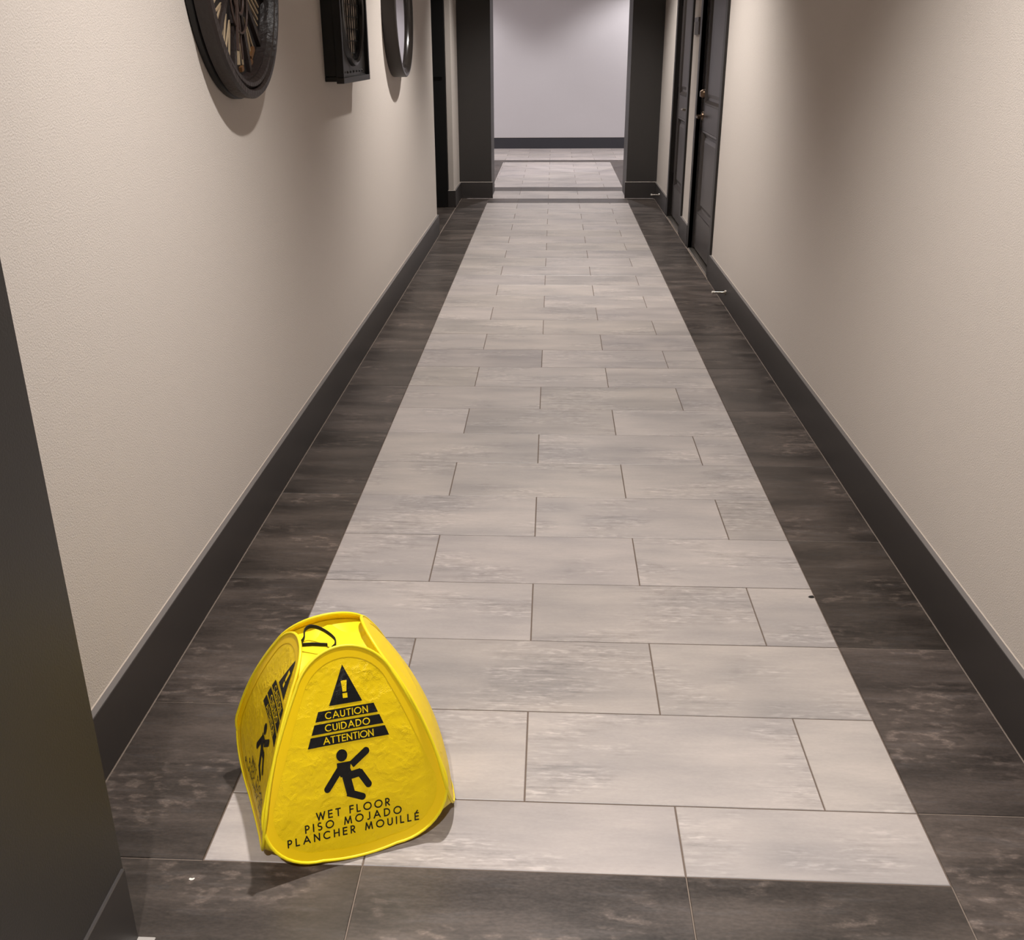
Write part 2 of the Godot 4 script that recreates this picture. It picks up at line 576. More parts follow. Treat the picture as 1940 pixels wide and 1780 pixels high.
# ============================================================ doors
func casing(parent: Node3D, z0: float, z1: float, x_wall: float, s: float, top: float, m: Material) -> void:
	# near upright at z0, far upright at z1, head across; s points into the room along x
	var wd := 0.085
	box("casing", Vector3(x_wall - s * 0.02, 0, z0), Vector3(x_wall + s * 0.016, top, z0 - wd), m, parent, 0.004)
	box("casing", Vector3(x_wall - s * 0.02, 0, z1 + wd), Vector3(x_wall + s * 0.016, top, z1), m, parent, 0.004)
	box("casing", Vector3(x_wall - s * 0.02, top, z0), Vector3(x_wall + s * 0.016, top + wd, z1), m, parent, 0.004)

func panel_door(called: String, z0: float, z1: float, hinge_far: bool, label_handle: String) -> void:
	# z0, z1: outer edges of the casing (near, far); the leaf sits a little behind the wall face
	var o := frame_of(called)
	casing(o, z0, z1, WR, -1.0, 2.10, M.casing)
	var n := z0 - 0.085
	var fz := z1 + 0.085
	var x := 1.100
	box("jamb", Vector3(WR - 0.012, 0, n), Vector3(WR + 0.13, 2.10, n + 0.02), M.casing, o)
	box("jamb", Vector3(WR - 0.012, 0, fz - 0.02), Vector3(WR + 0.13, 2.10, fz), M.casing, o)
	box("jamb", Vector3(WR - 0.012, 2.085, n), Vector3(WR + 0.13, 2.105, fz), M.door, o)
	n -= 0.004
	fz += 0.004
	var top := 2.08
	var bot := 0.024
	var back := x + 0.044
	var sw := 0.135
	box("stile", Vector3(x, bot, n), Vector3(back, top, n - sw), M.door, o, 0.002)
	box("stile", Vector3(x, bot, fz + sw), Vector3(back, top, fz), M.door, o, 0.002)
	box("rail", Vector3(x, bot, n - sw), Vector3(back, 0.29, fz + sw), M.door, o, 0.002)
	box("rail", Vector3(x, 0.89, n - sw), Vector3(back, 1.07, fz + sw), M.door, o, 0.002)
	box("rail", Vector3(x, 1.93, n - sw), Vector3(back, top, fz + sw), M.door, o, 0.002)
	for yy in [[0.29, 0.89], [1.07, 1.93]]:
		var st := mb()
		var a := n - sw
		var b := fz + sw
		# sloping moulding round a sunk field, then a raised field
		var rings := [[0.0, 0.0], [0.012, -0.004], [0.03, 0.016], [0.048, 0.016], [0.075, 0.006]]
		for i in rings.size() - 1:
			var p = rings[i]
			var q = rings[i + 1]
			var P := [Vector3(x + p[1], yy[0] + p[0], a - p[0]), Vector3(x + p[1], yy[1] - p[0], a - p[0]), Vector3(x + p[1], yy[1] - p[0], b + p[0]), Vector3(x + p[1], yy[0] + p[0], b + p[0])]
			var Q := [Vector3(x + q[1], yy[0] + q[0], a - q[0]), Vector3(x + q[1], yy[1] - q[0], a - q[0]), Vector3(x + q[1], yy[1] - q[0], b + q[0]), Vector3(x + q[1], yy[0] + q[0], b + q[0])]
			for k in 4:
				var l := (k + 1) % 4
				quad(st, P[k], P[l], Q[l], Q[k], Vector3.LEFT)
			if i == rings.size() - 2:
				quad(st, Q[0], Q[1], Q[2], Q[3], Vector3.LEFT)
		obj("panel", st, M.door, o)
	# hardware
	var hz := n if not hinge_far else fz
	var kz := (fz + 0.07) if not hinge_far else (n - 0.07)
	var inward := 1.0 if not hinge_far else -1.0
	for y in [0.30, 1.03, 1.78]:
		var st := mb()
		lathe(st, [Vector2(0.0, 0.0), Vector2(0.006, 0.0), Vector2(0.006, 0.10), Vector2(0.0, 0.10)], Vector3(x - 0.004, y, hz), Vector3.UP, 12)
		obj("hinge", st, M.hinge, o)
	var hm: Material = M.bronze_handle if not hinge_far else M.steel
	var st := mb()
	lathe(st, [Vector2(0.0, 0.03), Vector2(0.02, 0.03), Vector2(0.03, 0.012), Vector2(0.033, 0.0)], Vector3(x, 1.14, kz), Vector3.LEFT, 24)
	obj("deadbolt", st, hm, o)
	st = mb()
	lathe(st, [Vector2(0.0, 0.045), Vector2(0.011, 0.045), Vector2(0.012, 0.014), Vector2(0.03, 0.010), Vector2(0.033, 0.0)], Vector3(x, 0.985, kz), Vector3.LEFT, 24)
	tube(st, [Vector3(x - 0.046, 0.985, kz), Vector3(x - 0.05, 0.986, kz + inward * 0.03), Vector3(x - 0.05, 0.984, kz + inward * 0.08), Vector3(x - 0.046, 0.980, kz + inward * 0.12)], 0.009, 10)
	var h := obj("lever_handle", st, hm, o)
	h.set_meta("label", label_handle)
	box("threshold", Vector3(WR - 0.012, 0.0, n), Vector3(WR + 0.12, 0.008, fz), M.steel, o, 0.002)
	box("door_back", Vector3(WR + 0.15, -0.05, n + 0.1), Vector3(WR + 0.17, 2.3, fz - 0.1), M.black, o)

func build_doors() -> void:
	panel_door("door_1", -6.72, -7.92, false, "dark bronze lever handle")
	panel_door("door_2", -8.385, -9.475, true, "bright steel lever handle")
	# the black side opening on the left: black frame set back from the wall, black door leaf deep inside
	var o := frame_of("door_3")
	box("jamb", Vector3(-1.56, 0, -9.955), Vector3(-1.026, 2.12, -9.99), M.door_black, o, 0.004)
	box("jamb", Vector3(-1.56, 0, -8.42), Vector3(-1.112, 2.12, -8.45), M.door_black, o)
	box("jamb", Vector3(-1.56, 2.10, -8.45), Vector3(-1.112, 2.125, -9.97), M.door_black, o)
	box("door_leaf", Vector3(-1.62, 0.01, -8.44), Vector3(-1.56, 2.12, -9.99), M.door_black, o, 0.003)
	for yy in [[0.25, 1.0], [1.2, 1.95]]:
		box("panel", Vector3(-1.56, yy[0], -8.62), Vector3(-1.548, yy[1], -9.12), M.door_black, o, 0.006)
		box("panel", Vector3(-1.56, yy[0], -9.3), Vector3(-1.548, yy[1], -9.8), M.door_black, o, 0.006)
	var st := mb()
	tube(st, [Vector3(-1.54, 1.16, -9.15), Vector3(-1.50, 1.16, -9.15), Vector3(-1.50, 1.16, -9.6), Vector3(-1.54, 1.16, -9.6)], 0.012, 10)
	obj("push_bar", st, M.hinge, o)
	box("strike_plate", Vector3(-1.155, 1.19, -9.955), Vector3(-1.055, 1.19 + 0.022, -9.948), M.hinge, o, 0.002)

# ============================================================ wall art
func build_clock() -> void:
	var c := Vector3(WL, 1.697, -3.158)
	var wood := triplanar(mat(Color(0.155, 0.122, 0.113), 0.42), noise_normal(21, 0.03, 4, 6.0), 3.0, 0.5)
	var face := mat(Color(0.085, 0.07, 0.07), 0.6)
	var cream := mat(Color(0.66, 0.58, 0.47), 0.6)
	var brown := mat(Color(0.26, 0.195, 0.17), 0.5)
	var o := thing("wall_clock", "large round dark wood wall clock with raised cream roman numerals on the left wall", "clock", c)
	var ax := Vector3.RIGHT
	var st := mb()
	lathe(st, [Vector2(0.368, 0.0), Vector2(0.372, 0.004), Vector2(0.372, 0.018), Vector2(0.362, 0.022), Vector2(0.0, 0.022)], Vector3.ZERO, ax, 96)
	obj("backing", st, M.black, o)
	st = mb()
	lathe(st, [Vector2(0.358, 0.018), Vector2(0.368, 0.024), Vector2(0.371, 0.060), Vector2(0.365, 0.068), Vector2(0.349, 0.069), Vector2(0.342, 0.054), Vector2(0.336, 0.064), Vector2(0.325, 0.063), Vector2(0.319, 0.047), Vector2(0.310, 0.050), Vector2(0.304, 0.022)], Vector3.ZERO, ax, 96)
	obj("rim", st, wood, o)
	st = mb()
	lathe(st, [Vector2(0.306, 0.024), Vector2(0.0, 0.024)], Vector3.ZERO, ax, 64)
	obj("dial", st, face, o)
	# twelve numerals of raised bars
	var numerals := ["I", "II", "III", "IIII", "V", "VI", "VII", "VIII", "IX", "X", "XI", "XII"]
	for hh in 12:
		var ang := TAU * (hh + 1) / 12.0
		# clockwise seen from the room: up is +y, right (seen from the room) is -z
		var rad := Vector3(0, cos(ang), -sin(ang))
		var tan := Vector3(0, -sin(ang), -cos(ang))
		var s: String = numerals[hh]
		var strokes := []
		var w := 0.0
		for ch in s:
			if ch == "I":
				strokes.append([w + 0.008, w + 0.008])
				w += 0.021
			elif ch == "V":
				strokes.append([w + 0.004, w + 0.022])
				strokes.append([w + 0.040, w + 0.022])
				w += 0.047
			else:
				strokes.append([w + 0.004, w + 0.040])
				strokes.append([w + 0.040, w + 0.004])
				w += 0.047
		st = mb()
		for q in strokes:
			var a: Vector3 = rad * 0.275 + tan * (q[0] - w / 2.0)
			var b: Vector3 = rad * 0.165 + tan * (q[1] - w / 2.0)
			bar(st, a, b, 0.0027, 0.024, 0.028)
		obj("numeral", st, cream, o)
		# dark ribs between the hours
		var a2 := ang + TAU / 24.0
		var rad2 := Vector3(0, cos(a2), -sin(a2))
		st = mb()
		bar(st, rad2 * 0.10, rad2 * 0.306, 0.011, 0.022, 0.036)
		obj("rib", st, wood, o)
	for p in [[6.0, 0.283, 0.02], [5.4, 0.285, 0.05], [5.1, 0.27, 0.05]]:
		var an: float = TAU * p[0] / 12.0
		var rad3 := Vector3(0, cos(an), -sin(an))
		var tan3 := Vector3(0, -sin(an), -cos(an))
		st = mb()
		bar(st, rad3 * p[1] - tan3 * p[2] / 2.0, rad3 * (p[1] + 0.006) + tan3 * p[2] / 2.0, 0.007, 0.024, 0.034)
		obj("brass_inlay", st, mat(Color(0.40, 0.27, 0.15), 0.5), o)
	for p in [[0.10, 0.088, 0.0035], [0.085, 0.05, 0.0045]]:
		st = mb()
		var pts := []
		for k in 40:
			var an := TAU * k / 40.0
			pts.append(Vector3(0.04, -p[0] + p[1] * cos(an), p[1] * 0.9 * sin(an)))
		tube(st, pts, p[2], 8, true, 1.0, Vector3.RIGHT)
		obj("gear_ring", st, brown, o)
	st = mb()
	bar(st, Vector3(0, 0.02, 0), Vector3(0, -0.235, 0.062), 0.006, 0.04, 0.045)
	obj("clock_hand", st, brown, o)
	st = mb()
	bar(st, Vector3(0, 0.02, 0), Vector3(0, -0.26, 0.0), 0.0045, 0.034, 0.038)
	obj("clock_hand", st, brown, o)
	st = mb()
	lathe(st, [Vector2(0.0, 0.052), Vector2(0.02, 0.05), Vector2(0.026, 0.024)], Vector3.ZERO, ax, 24)
	obj("hub", st, brown, o)

# a bar lying on a wall: from a to b (in the wall's plane), half width w, between heights h0 and h1
func bar(st: SurfaceTool, a: Vector3, b: Vector3, w: float, h0: float, h1: float) -> void:
	var d := (b - a).normalized()
	var s := d.cross(Vector3.RIGHT).normalized() * w
	var x0 := Vector3.RIGHT * h0
	var x1 := Vector3.RIGHT * h1
	var p := [a - s, b - s, b + s, a + s]
	quad(st, p[0] + x1, p[1] + x1, p[2] + x1, p[3] + x1, Vector3.RIGHT)
	var c := (a + b) / 2.0
	for k in 4:
		var l := (k + 1) % 4
		quad(st, p[k] + x0, p[l] + x0, p[l] + x1, p[k] + x1, (p[k] + p[l]) / 2.0 - c)

func build_shadow_box() -> void:
	var zc := -4.76
	var yc := 1.646
	var o := thing("shadow_box", "square black shadow box with a round wired porthole, between the clock and the mirror", "wall art", Vector3(WL, yc, zc))
	var blackwood := mat(Color(0.05, 0.045, 0.042), 0.4)
	var frame := mat(Color(0.15, 0.135, 0.125), 0.42)
	var H := 0.312
	var st := mb()
	# side boards of the case
	box("case_side", Vector3(0, -H, -H), Vector3(0.066, -H + 0.02, H), blackwood, o, 0.002)
	box("case_side", Vector3(0, H - 0.02, -H), Vector3(0.066, H, H), blackwood, o, 0.002)
	box("case_side", Vector3(0, -H + 0.02, -H), Vector3(0.066, H - 0.02, -H + 0.02), blackwood, o, 0.002)
	box("case_side", Vector3(0, -H + 0.02, H - 0.02), Vector3(0.066, H - 0.02, H), blackwood, o, 0.002)
	# lip at the front, a little larger than the case
	var G := 0.32
	box("front_lip", Vector3(0.05, -G, -G), Vector3(0.083, -G + 0.024, G), frame, o, 0.002)
	box("front_lip", Vector3(0.05, G - 0.024, -G), Vector3(0.083, G, G), frame, o, 0.002)
	box("front_lip", Vector3(0.05, -G + 0.024, -G), Vector3(0.083, G - 0.024, -G + 0.024), blackwood, o, 0.002)
	box("front_lip", Vector3(0.05, -G + 0.024, G - 0.024), Vector3(0.083, G - 0.024, G), blackwood, o, 0.002)
	# front board with a round hole
	st = mb()
	var q := 0.30
	var r := 0.235
	var segs := 96
	for k in segs:
		var a0 := TAU * k / segs
		var a1 := TAU * (k + 1) / segs
		var e0 := Vector2(cos(a0), sin(a0))
		var e1 := Vector2(cos(a1), sin(a1))
		var f0 := e0 * (q / maxf(absf(e0.x), absf(e0.y)))
		var f1 := e1 * (q / maxf(absf(e1.x), absf(e1.y)))
		var x := 0.064
		quad(st, Vector3(x, e0.y * r, e0.x * r), Vector3(x, e1.y * r, e1.x * r), Vector3(x, f1.y, f1.x), Vector3(x, f0.y, f0.x), Vector3.RIGHT)
	obj("front_board", st, frame, o)
	st = mb()
	lathe(st, [Vector2(r, 0.064), Vector2(r, 0.046)], Vector3.ZERO, Vector3.RIGHT, 96)
	obj("porthole_wall", st, blackwood, o)
	st = mb()
	lathe(st, [Vector2(0.228, 0.064), Vector2(0.230, 0.078), Vector2(0.240, 0.084), Vector2(0.252, 0.080), Vector2(0.257, 0.064)], Vector3.ZERO, Vector3.RIGHT, 96)
	obj("porthole_ring", st, mat(Color(0.10, 0.085, 0.08), 0.22), o)
	# mottled print at the back
	st = mb()
	lathe(st, [Vector2(0.236, 0.048), Vector2(0.0, 0.048)], Vector3.ZERO, Vector3.RIGHT, 64)
	var a := noise_bytes(512, 128, 91, 0.03, 4, 512, 512)
	var b := noise_bytes(512, 512, 92, 0.02, 4, 512, 512)
	var px := PackedByteArray()
	px.resize(512 * 512 * 3)
	for i in 512 * 512:
		var v := (0.35 + 0.65 * sstep(0.3, 0.55, a[i] / 255.0)) * (0.45 + 0.55 * sstep(0.25, 0.55, b[i] / 255.0))
		px[i * 3] = int(lerpf(62, 205, v))
		px[i * 3 + 1] = int(lerpf(54, 184, v))
		px[i * 3 + 2] = int(lerpf(49, 164, v))
	var pm := mat(Color.WHITE, 0.7)
	pm.albedo_texture = ImageTexture.create_from_image(Image.create_from_data(512, 512, false, Image.FORMAT_RGB8, px))
	pm.uv1_triplanar = true
	pm.uv1_scale = Vector3.ONE * 1.6
	obj("mottled_print", st, pm, o)
	# wires across the porthole
	for k in range(-4, 5):
		var t := k * 0.05
		var half := sqrt(r * r - t * t)
		st = mb()
		tube(st, [Vector3(0.054, t, -half), Vector3(0.054, t, half)], 0.0028, 6)
		obj("wire", st, blackwood, o)
		st = mb()
		tube(st, [Vector3(0.057, -half, t), Vector3(0.057, half, t)], 0.0028, 6)
		obj("wire", st, blackwood, o)
	# studs along the bottom of the front board
	for k in 7:
		st = mb()
		lathe(st, [Vector2(0.0, 0.069), Vector2(0.004, 0.068), Vector2(0.006, 0.064)], Vector3(0, -0.277, -0.21 + 0.07 * k), Vector3.RIGHT, 12)
		obj("stud", st, M.black, o)

func build_mirror() -> void:
	var o := thing("round_mirror", "round mirror in a deep dark bronze frame on the left wall beyond the shadow box", "mirror", Vector3(WL, 1.672, -6.385))
	var bronze := mat(Color(0.17, 0.145, 0.13), 0.42)
	var st := mb()
	lathe(st, [Vector2(0.366, 0.0), Vector2(0.370, 0.004), Vector2(0.370, 0.078), Vector2(0.364, 0.083)], Vector3.ZERO, Vector3.RIGHT, 96)
	obj("frame_band", st, bronze, o)
	st = mb()
	lathe(st, [Vector2(0.364, 0.083), Vector2(0.352, 0.084), Vector2(0.345, 0.081), Vector2(0.328, 0.070), Vector2(0.321, 0.072), Vector2(0.310, 0.062), Vector2(0.306, 0.052)], Vector3.ZERO, Vector3.RIGHT, 96)
	obj("frame_face", st, mat(Color(0.12, 0.105, 0.095), 0.25), o)
	st = mb()
	lathe(st, [Vector2(0.309, 0.056), Vector2(0.0, 0.056)], Vector3.ZERO, Vector3.RIGHT, 96)
	obj("mirror_glass", st, mat(Color(0.9, 0.9, 0.92), 0.04, 1.0), o)

# ============================================================ the pop-up sign
# each panel: origin at the middle of its lower edge, unit vectors across and up, half width
var PANELS := [
	[Vector3(-0.35326, 0.01902, -1.46058), Vector3(0.91524, -0.03555, -0.40134), Vector3(-0.07467, 0.96388, -0.25567), 0.2295, 0.5853, 0.1000, -0.2591, 0.4564],
	[Vector3(-0.60704, 0.02015, -1.55279), Vector3(0.42213, 0.02398, 0.90622), Vector3(0.22755, 0.96484, -0.13153), 0.2236, 0.5640, 0.0924, -0.3926, 0.6661],
	[Vector3(-0.50865, 0.01328, -1.81728), Vector3(-0.90779, 0.02153, 0.41888), Vector3(0.11160, 0.97508, 0.19175), 0.2409, 0.5866, 0.1057, 0.0699, 0.7056],
	[Vector3(-0.19709, 0.02393, -1.73732), Vector3(-0.38292, -0.01629, -0.92364), Vector3(-0.29058, 0.95121, 0.10370), 0.2231, 0.5995, 0.0971, 1.1907, 0.8863],
]
const PRB := 0.10663
const SIGN_AT := Vector3(-0.416, 0.0, -1.646)

# outline of a panel: half of it from the middle of the base up the right side to the apex
func half_outline(w: float, ph: float, ra: float) -> Array:
	var s := sqrt(w * w + ph * ph)
	var nx := ph / s
	var ny := w / s
	var va := (nx * w - ra) / ny
	var ub := (nx * w - PRB - ny * PRB) / nx
	var pts := []
	for i in 10:
		var t := i / 10.0
		pts.append(Vector2(ub * t, -0.0087 * (1.0 - t * t)))
	var a := atan2(ny, nx)
	for i in 15:
		var t := -PI / 2 + (a + PI / 2) * i / 14.0
		pts.append(Vector2(ub + PRB * cos(t), PRB + PRB * sin(t)))
	var p0: Vector2 = pts[-1]
	var p1 := Vector2(ra * cos(a), va + ra * sin(a))
	for i in range(1, 16):
		var t := i / 16.0
		pts.append(p0.lerp(p1, t) + Vector2(nx, ny) * 0.0059 * 4.0 * t * (1.0 - t))
	for i in 12:
		var t := a + (PI / 2 - a) * i / 11.0
		pts.append(Vector2(ra * cos(t), va + ra * sin(t)))
	return pts

func panel_point(k: int, u: float, v: float, lift := 0.0) -> Vector3:
	var P = PANELS[k]
	var n: Vector3 = P[1].cross(P[2]).normalized()
	var bow: float = -P[6] * u * u - P[7] * (v - 0.17) * (v - 0.17)
	return P[0] + P[1] * u + P[2] * v + n * (bow + lift) - SIGN_AT

func build_sign() -> void:
	var o := thing("wet_floor_sign", "yellow fabric pop-up wet floor sign standing on the tiles beside the left wall", "sign", SIGN_AT)
	var wr := FastNoiseLite.new()
	wr.seed = 5
	wr.noise_type = FastNoiseLite.TYPE_SIMPLEX_SMOOTH
	wr.fractal_type = FastNoiseLite.FRACTAL_RIDGED
	wr.frequency = 0.0065
	wr.fractal_octaves = 2
	wr.domain_warp_enabled = true
	wr.domain_warp_amplitude = 40.0
	var wi := wr.get_seamless_image(512, 512)
	wi.convert(Image.FORMAT_L8)
	wi.bump_map_to_normal_map(7.0)
	var wn := ImageTexture.create_from_image(wi)
	var cloth := mat(Color(1.0, 0.855, 0.03), 0.42)
	cloth.normal_enabled = true
	cloth.normal_texture = wn
	cloth.normal_scale = 0.5
	cloth.backlight_enabled = true
	cloth.backlight = Color(0.5, 0.43, 0.03)
	var plain := mat(Color(1.0, 0.91, 0.12), 0.45)
	plain.backlight_enabled = true
	plain.backlight = Color(0.5, 0.45, 0.05)
	var hem := mat(Color(1.0, 0.838, 0.02), 0.42)
	hem.backlight_enabled = true
	hem.backlight = Color(0.3, 0.25, 0.01)
	var ink := mat(Color(0.035, 0.03, 0.028), 0.45)
	ink.normal_enabled = true
	ink.normal_texture = wn
	ink.normal_scale = 0.4
	var strap := mat(Color(0.03, 0.027, 0.026), 0.7)
	var sides := []
	for k in 4:
		var w: float = PANELS[k][3]
		var half := half_outline(w, PANELS[k][4], PANELS[k][5])
		var full := half.duplicate()
		for i in range(half.size() - 2, 0, -1):
			full.append(Vector2(-half[i].x, half[i].y))
		var c := Vector2(0, 0.17)
		# fabric panel as rings from the middle out
		var st := mb()
		var R := 14
		var n := full.size()
		var nrm := func(u: float, v: float) -> Vector3:
			var a := panel_point(k, u + 0.004, v) - panel_point(k, u - 0.004, v)
			var b := panel_point(k, u, v + 0.004) - panel_point(k, u, v - 0.004)
			return a.cross(b).normalized()
		var pts := []
		for r in R + 1:
			var ring := []
			for i in n:
				var q: Vector2 = c.lerp(full[i], float(r) / R)
				ring.append([panel_point(k, q.x, q.y), nrm.call(q.x, q.y), q * 2.2])
			pts.append(ring)
		for r in R:
			for i in n:
				var j := (i + 1) % n
				var a = pts[r][i]
				var b = pts[r][j]
				var d = pts[r + 1][j]
				var e = pts[r + 1][i]
				if r > 0:
					tri(st, [a[0], b[0], d[0]], [a[1], b[1], d[1]], [a[2], b[2], d[2]])
				tri(st, [a[0], d[0], e[0]], [a[1], d[1], e[1]], [a[2], d[2], e[2]])
		var pan := obj("panel", st, cloth, o)
		# sprung hoop in its binding, with a flat hem inside it
		st = mb()
		var loop := []
		for q in full:
			loop.append(panel_point(k, q.x, q.y, 0.001))
		tube(st, loop, 0.0034, 8, true, 1.0, PANELS[k][1].cross(PANELS[k][2]))
		obj("hoop_binding", st, plain, pan)
		st = mb()
		for i in n:
			var j := (i + 1) % n
			var p: Vector2 = full[i]
			var q: Vector2 = full[j]
			var pi2 := p.move_toward(c, 0.021)
			var qi := q.move_toward(c, 0.021)
			quad(st, panel_point(k, p.x, p.y, 0.0022), panel_point(k, q.x, q.y, 0.0022), panel_point(k, qi.x, qi.y, 0.0008), panel_point(k, pi2.x, pi2.y, 0.0008), PANELS[k][1].cross(PANELS[k][2]))
		obj("hem", st, hem, pan)
		if k < 3:
			print_warning(k, ink, cloth, pan)
		# side curves for the gussets: [right, left] from the lower corner to the apex
		var rs := []
		var ls := []
		var first := 15
		for i in range(first, half.size()):
			var t := float(i - first) / (half.size() - 1 - first)
			var inset := lerpf(0.0, 0.02, sstep(0.62, 0.95, t))
			var q: Vector2 = half[i].move_toward(c, inset)
			rs.append(panel_point(k, q.x, q.y, -0.002))
			ls.append(panel_point(k, -q.x, q.y, -0.002))
		sides.append([rs, ls])
	# gussets between neighbours, running into the top
	var axis := Vector3(0, 0.2, 0)
	var apexes := []
	for k in 4:
		var L: Array = sides[k][1]
		var Rr: Array = sides[(k + 1) % 4][0]
		var st := mb()
		var S := 8
		var grid := []
		for i in L.size():
			var line := []
			for j in S + 1:
				var t := float(j) / S
				var p: Vector3 = L[i].lerp(Rr[i], t)
				var gap: float = (L[i] - Rr[i]).length()
				var inward := (Vector3(0, p.y, 0) - p).normalized()
				p += inward * sin(PI * t) * minf(0.010, gap * 0.12) + Vector3.DOWN * sin(PI * t) * minf(0.012, gap * 0.1)
				line.append(p)
			grid.append(line)
		for i in L.size() - 1:
			for j in S:
				var m: Vector3 = (grid[i][j] + grid[i + 1][j + 1]) / 2.0
				quad(st, grid[i][j], grid[i][j + 1], grid[i + 1][j + 1], grid[i + 1][j], m - axis * 0.5, [Vector2(i, j) * 0.05, Vector2(i, j + 1) * 0.05, Vector2(i + 1, j + 1) * 0.05, Vector2(i + 1, j) * 0.05])
		st.index()
		st.generate_normals()
		obj("gusset", st, plain, o)
		apexes.append(grid[L.size() - 1])
	var st2 := mb()
	var mid := Vector3.ZERO
	for k in 4:
		for j in apexes[k].size() - 1:
			mid += apexes[k][j]
	mid /= 4.0 * (apexes[0].size() - 1)
	mid.y -= 0.004
	for k in 4:
		for j in apexes[k].size() - 1:
			tri(st2, [apexes[k][j], apexes[k][j + 1], mid], [Vector3.UP, Vector3.UP, Vector3.UP], [Vector2.ZERO, Vector2.ONE, Vector2.ONE])
	obj("top", st2, plain, o)
	# carrying strap: a loop of black webbing on the top and its sewn tail
	st2 = mb()
	var lp := [Vector3(-0.480, 0.392, -1.624), Vector3(-0.476, 0.397, -1.633), Vector3(-0.478, 0.403, -1.649), Vector3(-0.470, 0.406, -1.659), Vector3(-0.453, 0.406, -1.656), Vector3(-0.432, 0.404, -1.643), Vector3(-0.414, 0.400, -1.627), Vector3(-0.411, 0.394, -1.617), Vector3(-0.415, 0.389, -1.613)]
	var sm := []
	for i in lp.size() - 1:
		for s in 4:
			var t := s / 4.0
			sm.append(lp[i].cubic_interpolate(lp[i + 1], lp[maxi(i - 1, 0)], lp[mini(i + 2, lp.size() - 1)], t) - SIGN_AT)
	sm.append(lp[-1] - SIGN_AT)
	tube(st2, sm, 0.0045, 8, false, 0.35)
	tube(st2, [Vector3(-0.480, 0.394, -1.611) - SIGN_AT, Vector3(-0.455, 0.396, -1.612) - SIGN_AT, Vector3(-0.425, 0.396, -1.611) - SIGN_AT], 0.0045, 8, false, 0.35)
	obj("carry_strap", st2, strap, o)

# ---- the print on a panel, drawn as thin ink films that follow the cloth
var GL := {}
func arc(cx: float, cy: float, rx: float, ry: float, a0: float, a1: float, n := 14) -> Array:
	var r := []
	for i in n + 1:
		var a := deg_to_rad(lerpf(a0, a1, float(i) / n))
		r.append(Vector2(cx + rx * cos(a), cy + ry * sin(a)))
	return r

func glyphs() -> void:
	var V := func(a: Array) -> Array:
		var r := []
		for i in range(0, a.size(), 2):
			r.append(Vector2(a[i], a[i + 1]))
		return r
	GL["A"] = [0.86, [V.call([0, 0, 0.43, 1, 0.86, 0]), V.call([0.15, 0.33, 0.71, 0.33])]]
	GL["C"] = [0.84, [arc(0.5, 0.5, 0.5, 0.5, 48, 312, 20)]]
	GL["D"] = [0.72, [V.call([0.24, 1, 0, 1, 0, 0, 0.24, 0]), arc(0.24, 0.5, 0.48, 0.5, -90, 90)]]
	GL["E"] = [0.48, [V.call([0.48, 1, 0, 1, 0, 0, 0.48, 0]), V.call([0, 0.52, 0.45, 0.52])]]
	GL["É"] = [0.48, [V.call([0.48, 1, 0, 1, 0, 0, 0.48, 0]), V.call([0, 0.52, 0.45, 0.52]), V.call([0.18, 1.14, 0.36, 1.36])]]
	GL["F"] = [0.45, [V.call([0.45, 1, 0, 1, 0, 0]), V.call([0, 0.52, 0.42, 0.52])]]
	GL["H"] = [0.64, [V.call([0, 0, 0, 1]), V.call([0.64, 0, 0.64, 1]), V.call([0, 0.52, 0.64, 0.52])]]
	GL["I"] = [0.0, [V.call([0, 0, 0, 1])]]
	GL["J"] = [0.32, [V.call([0.32, 1, 0.32, 0.2]), arc(0.14, 0.2, 0.18, 0.2, 0, -135, 8)]]
	GL["L"] = [0.42, [V.call([0, 1, 0, 0, 0.42, 0])]]
	GL["M"] = [0.94, [V.call([0, 0, 0.14, 1, 0.47, 0.08, 0.80, 1, 0.94, 0])]]
	GL["N"] = [0.68, [V.call([0, 0, 0, 1, 0.68, 0, 0.68, 1])]]
	GL["O"] = [1.0, [arc(0.5, 0.5, 0.5, 0.5, 0, 360, 28)]]
	GL["P"] = [0.46, [V.call([0.2, 0.46, 0, 0.46]), V.call([0, 0, 0, 1, 0.2, 1]), arc(0.2, 0.73, 0.26, 0.27, -90, 90, 10)]]
	GL["R"] = [0.5, [V.call([0.2, 0.46, 0, 0.46]), V.call([0, 0, 0, 1, 0.2, 1]), arc(0.2, 0.73, 0.26, 0.27, -90, 90, 10), V.call([0.16, 0.46, 0.5, 0])]]
	GL["S"] = [0.5, [arc(0.25, 0.75, 0.23, 0.25, 45, 255, 10) + arc(0.25, 0.25, 0.25, 0.25, 80, -145, 10)]]
	GL["T"] = [0.6, [V.call([0, 1, 0.6, 1]), V.call([0.3, 1, 0.3, 0])]]
	GL["U"] = [0.6, [V.call([0, 1, 0, 0.3]) + arc(0.3, 0.3, 0.3, 0.3, 180, 360, 12) + V.call([0.6, 1])]]
	GL["W"] = [1.1, [V.call([0, 1, 0.28, 0, 0.55, 0.95, 0.82, 0, 1.1, 1])]]

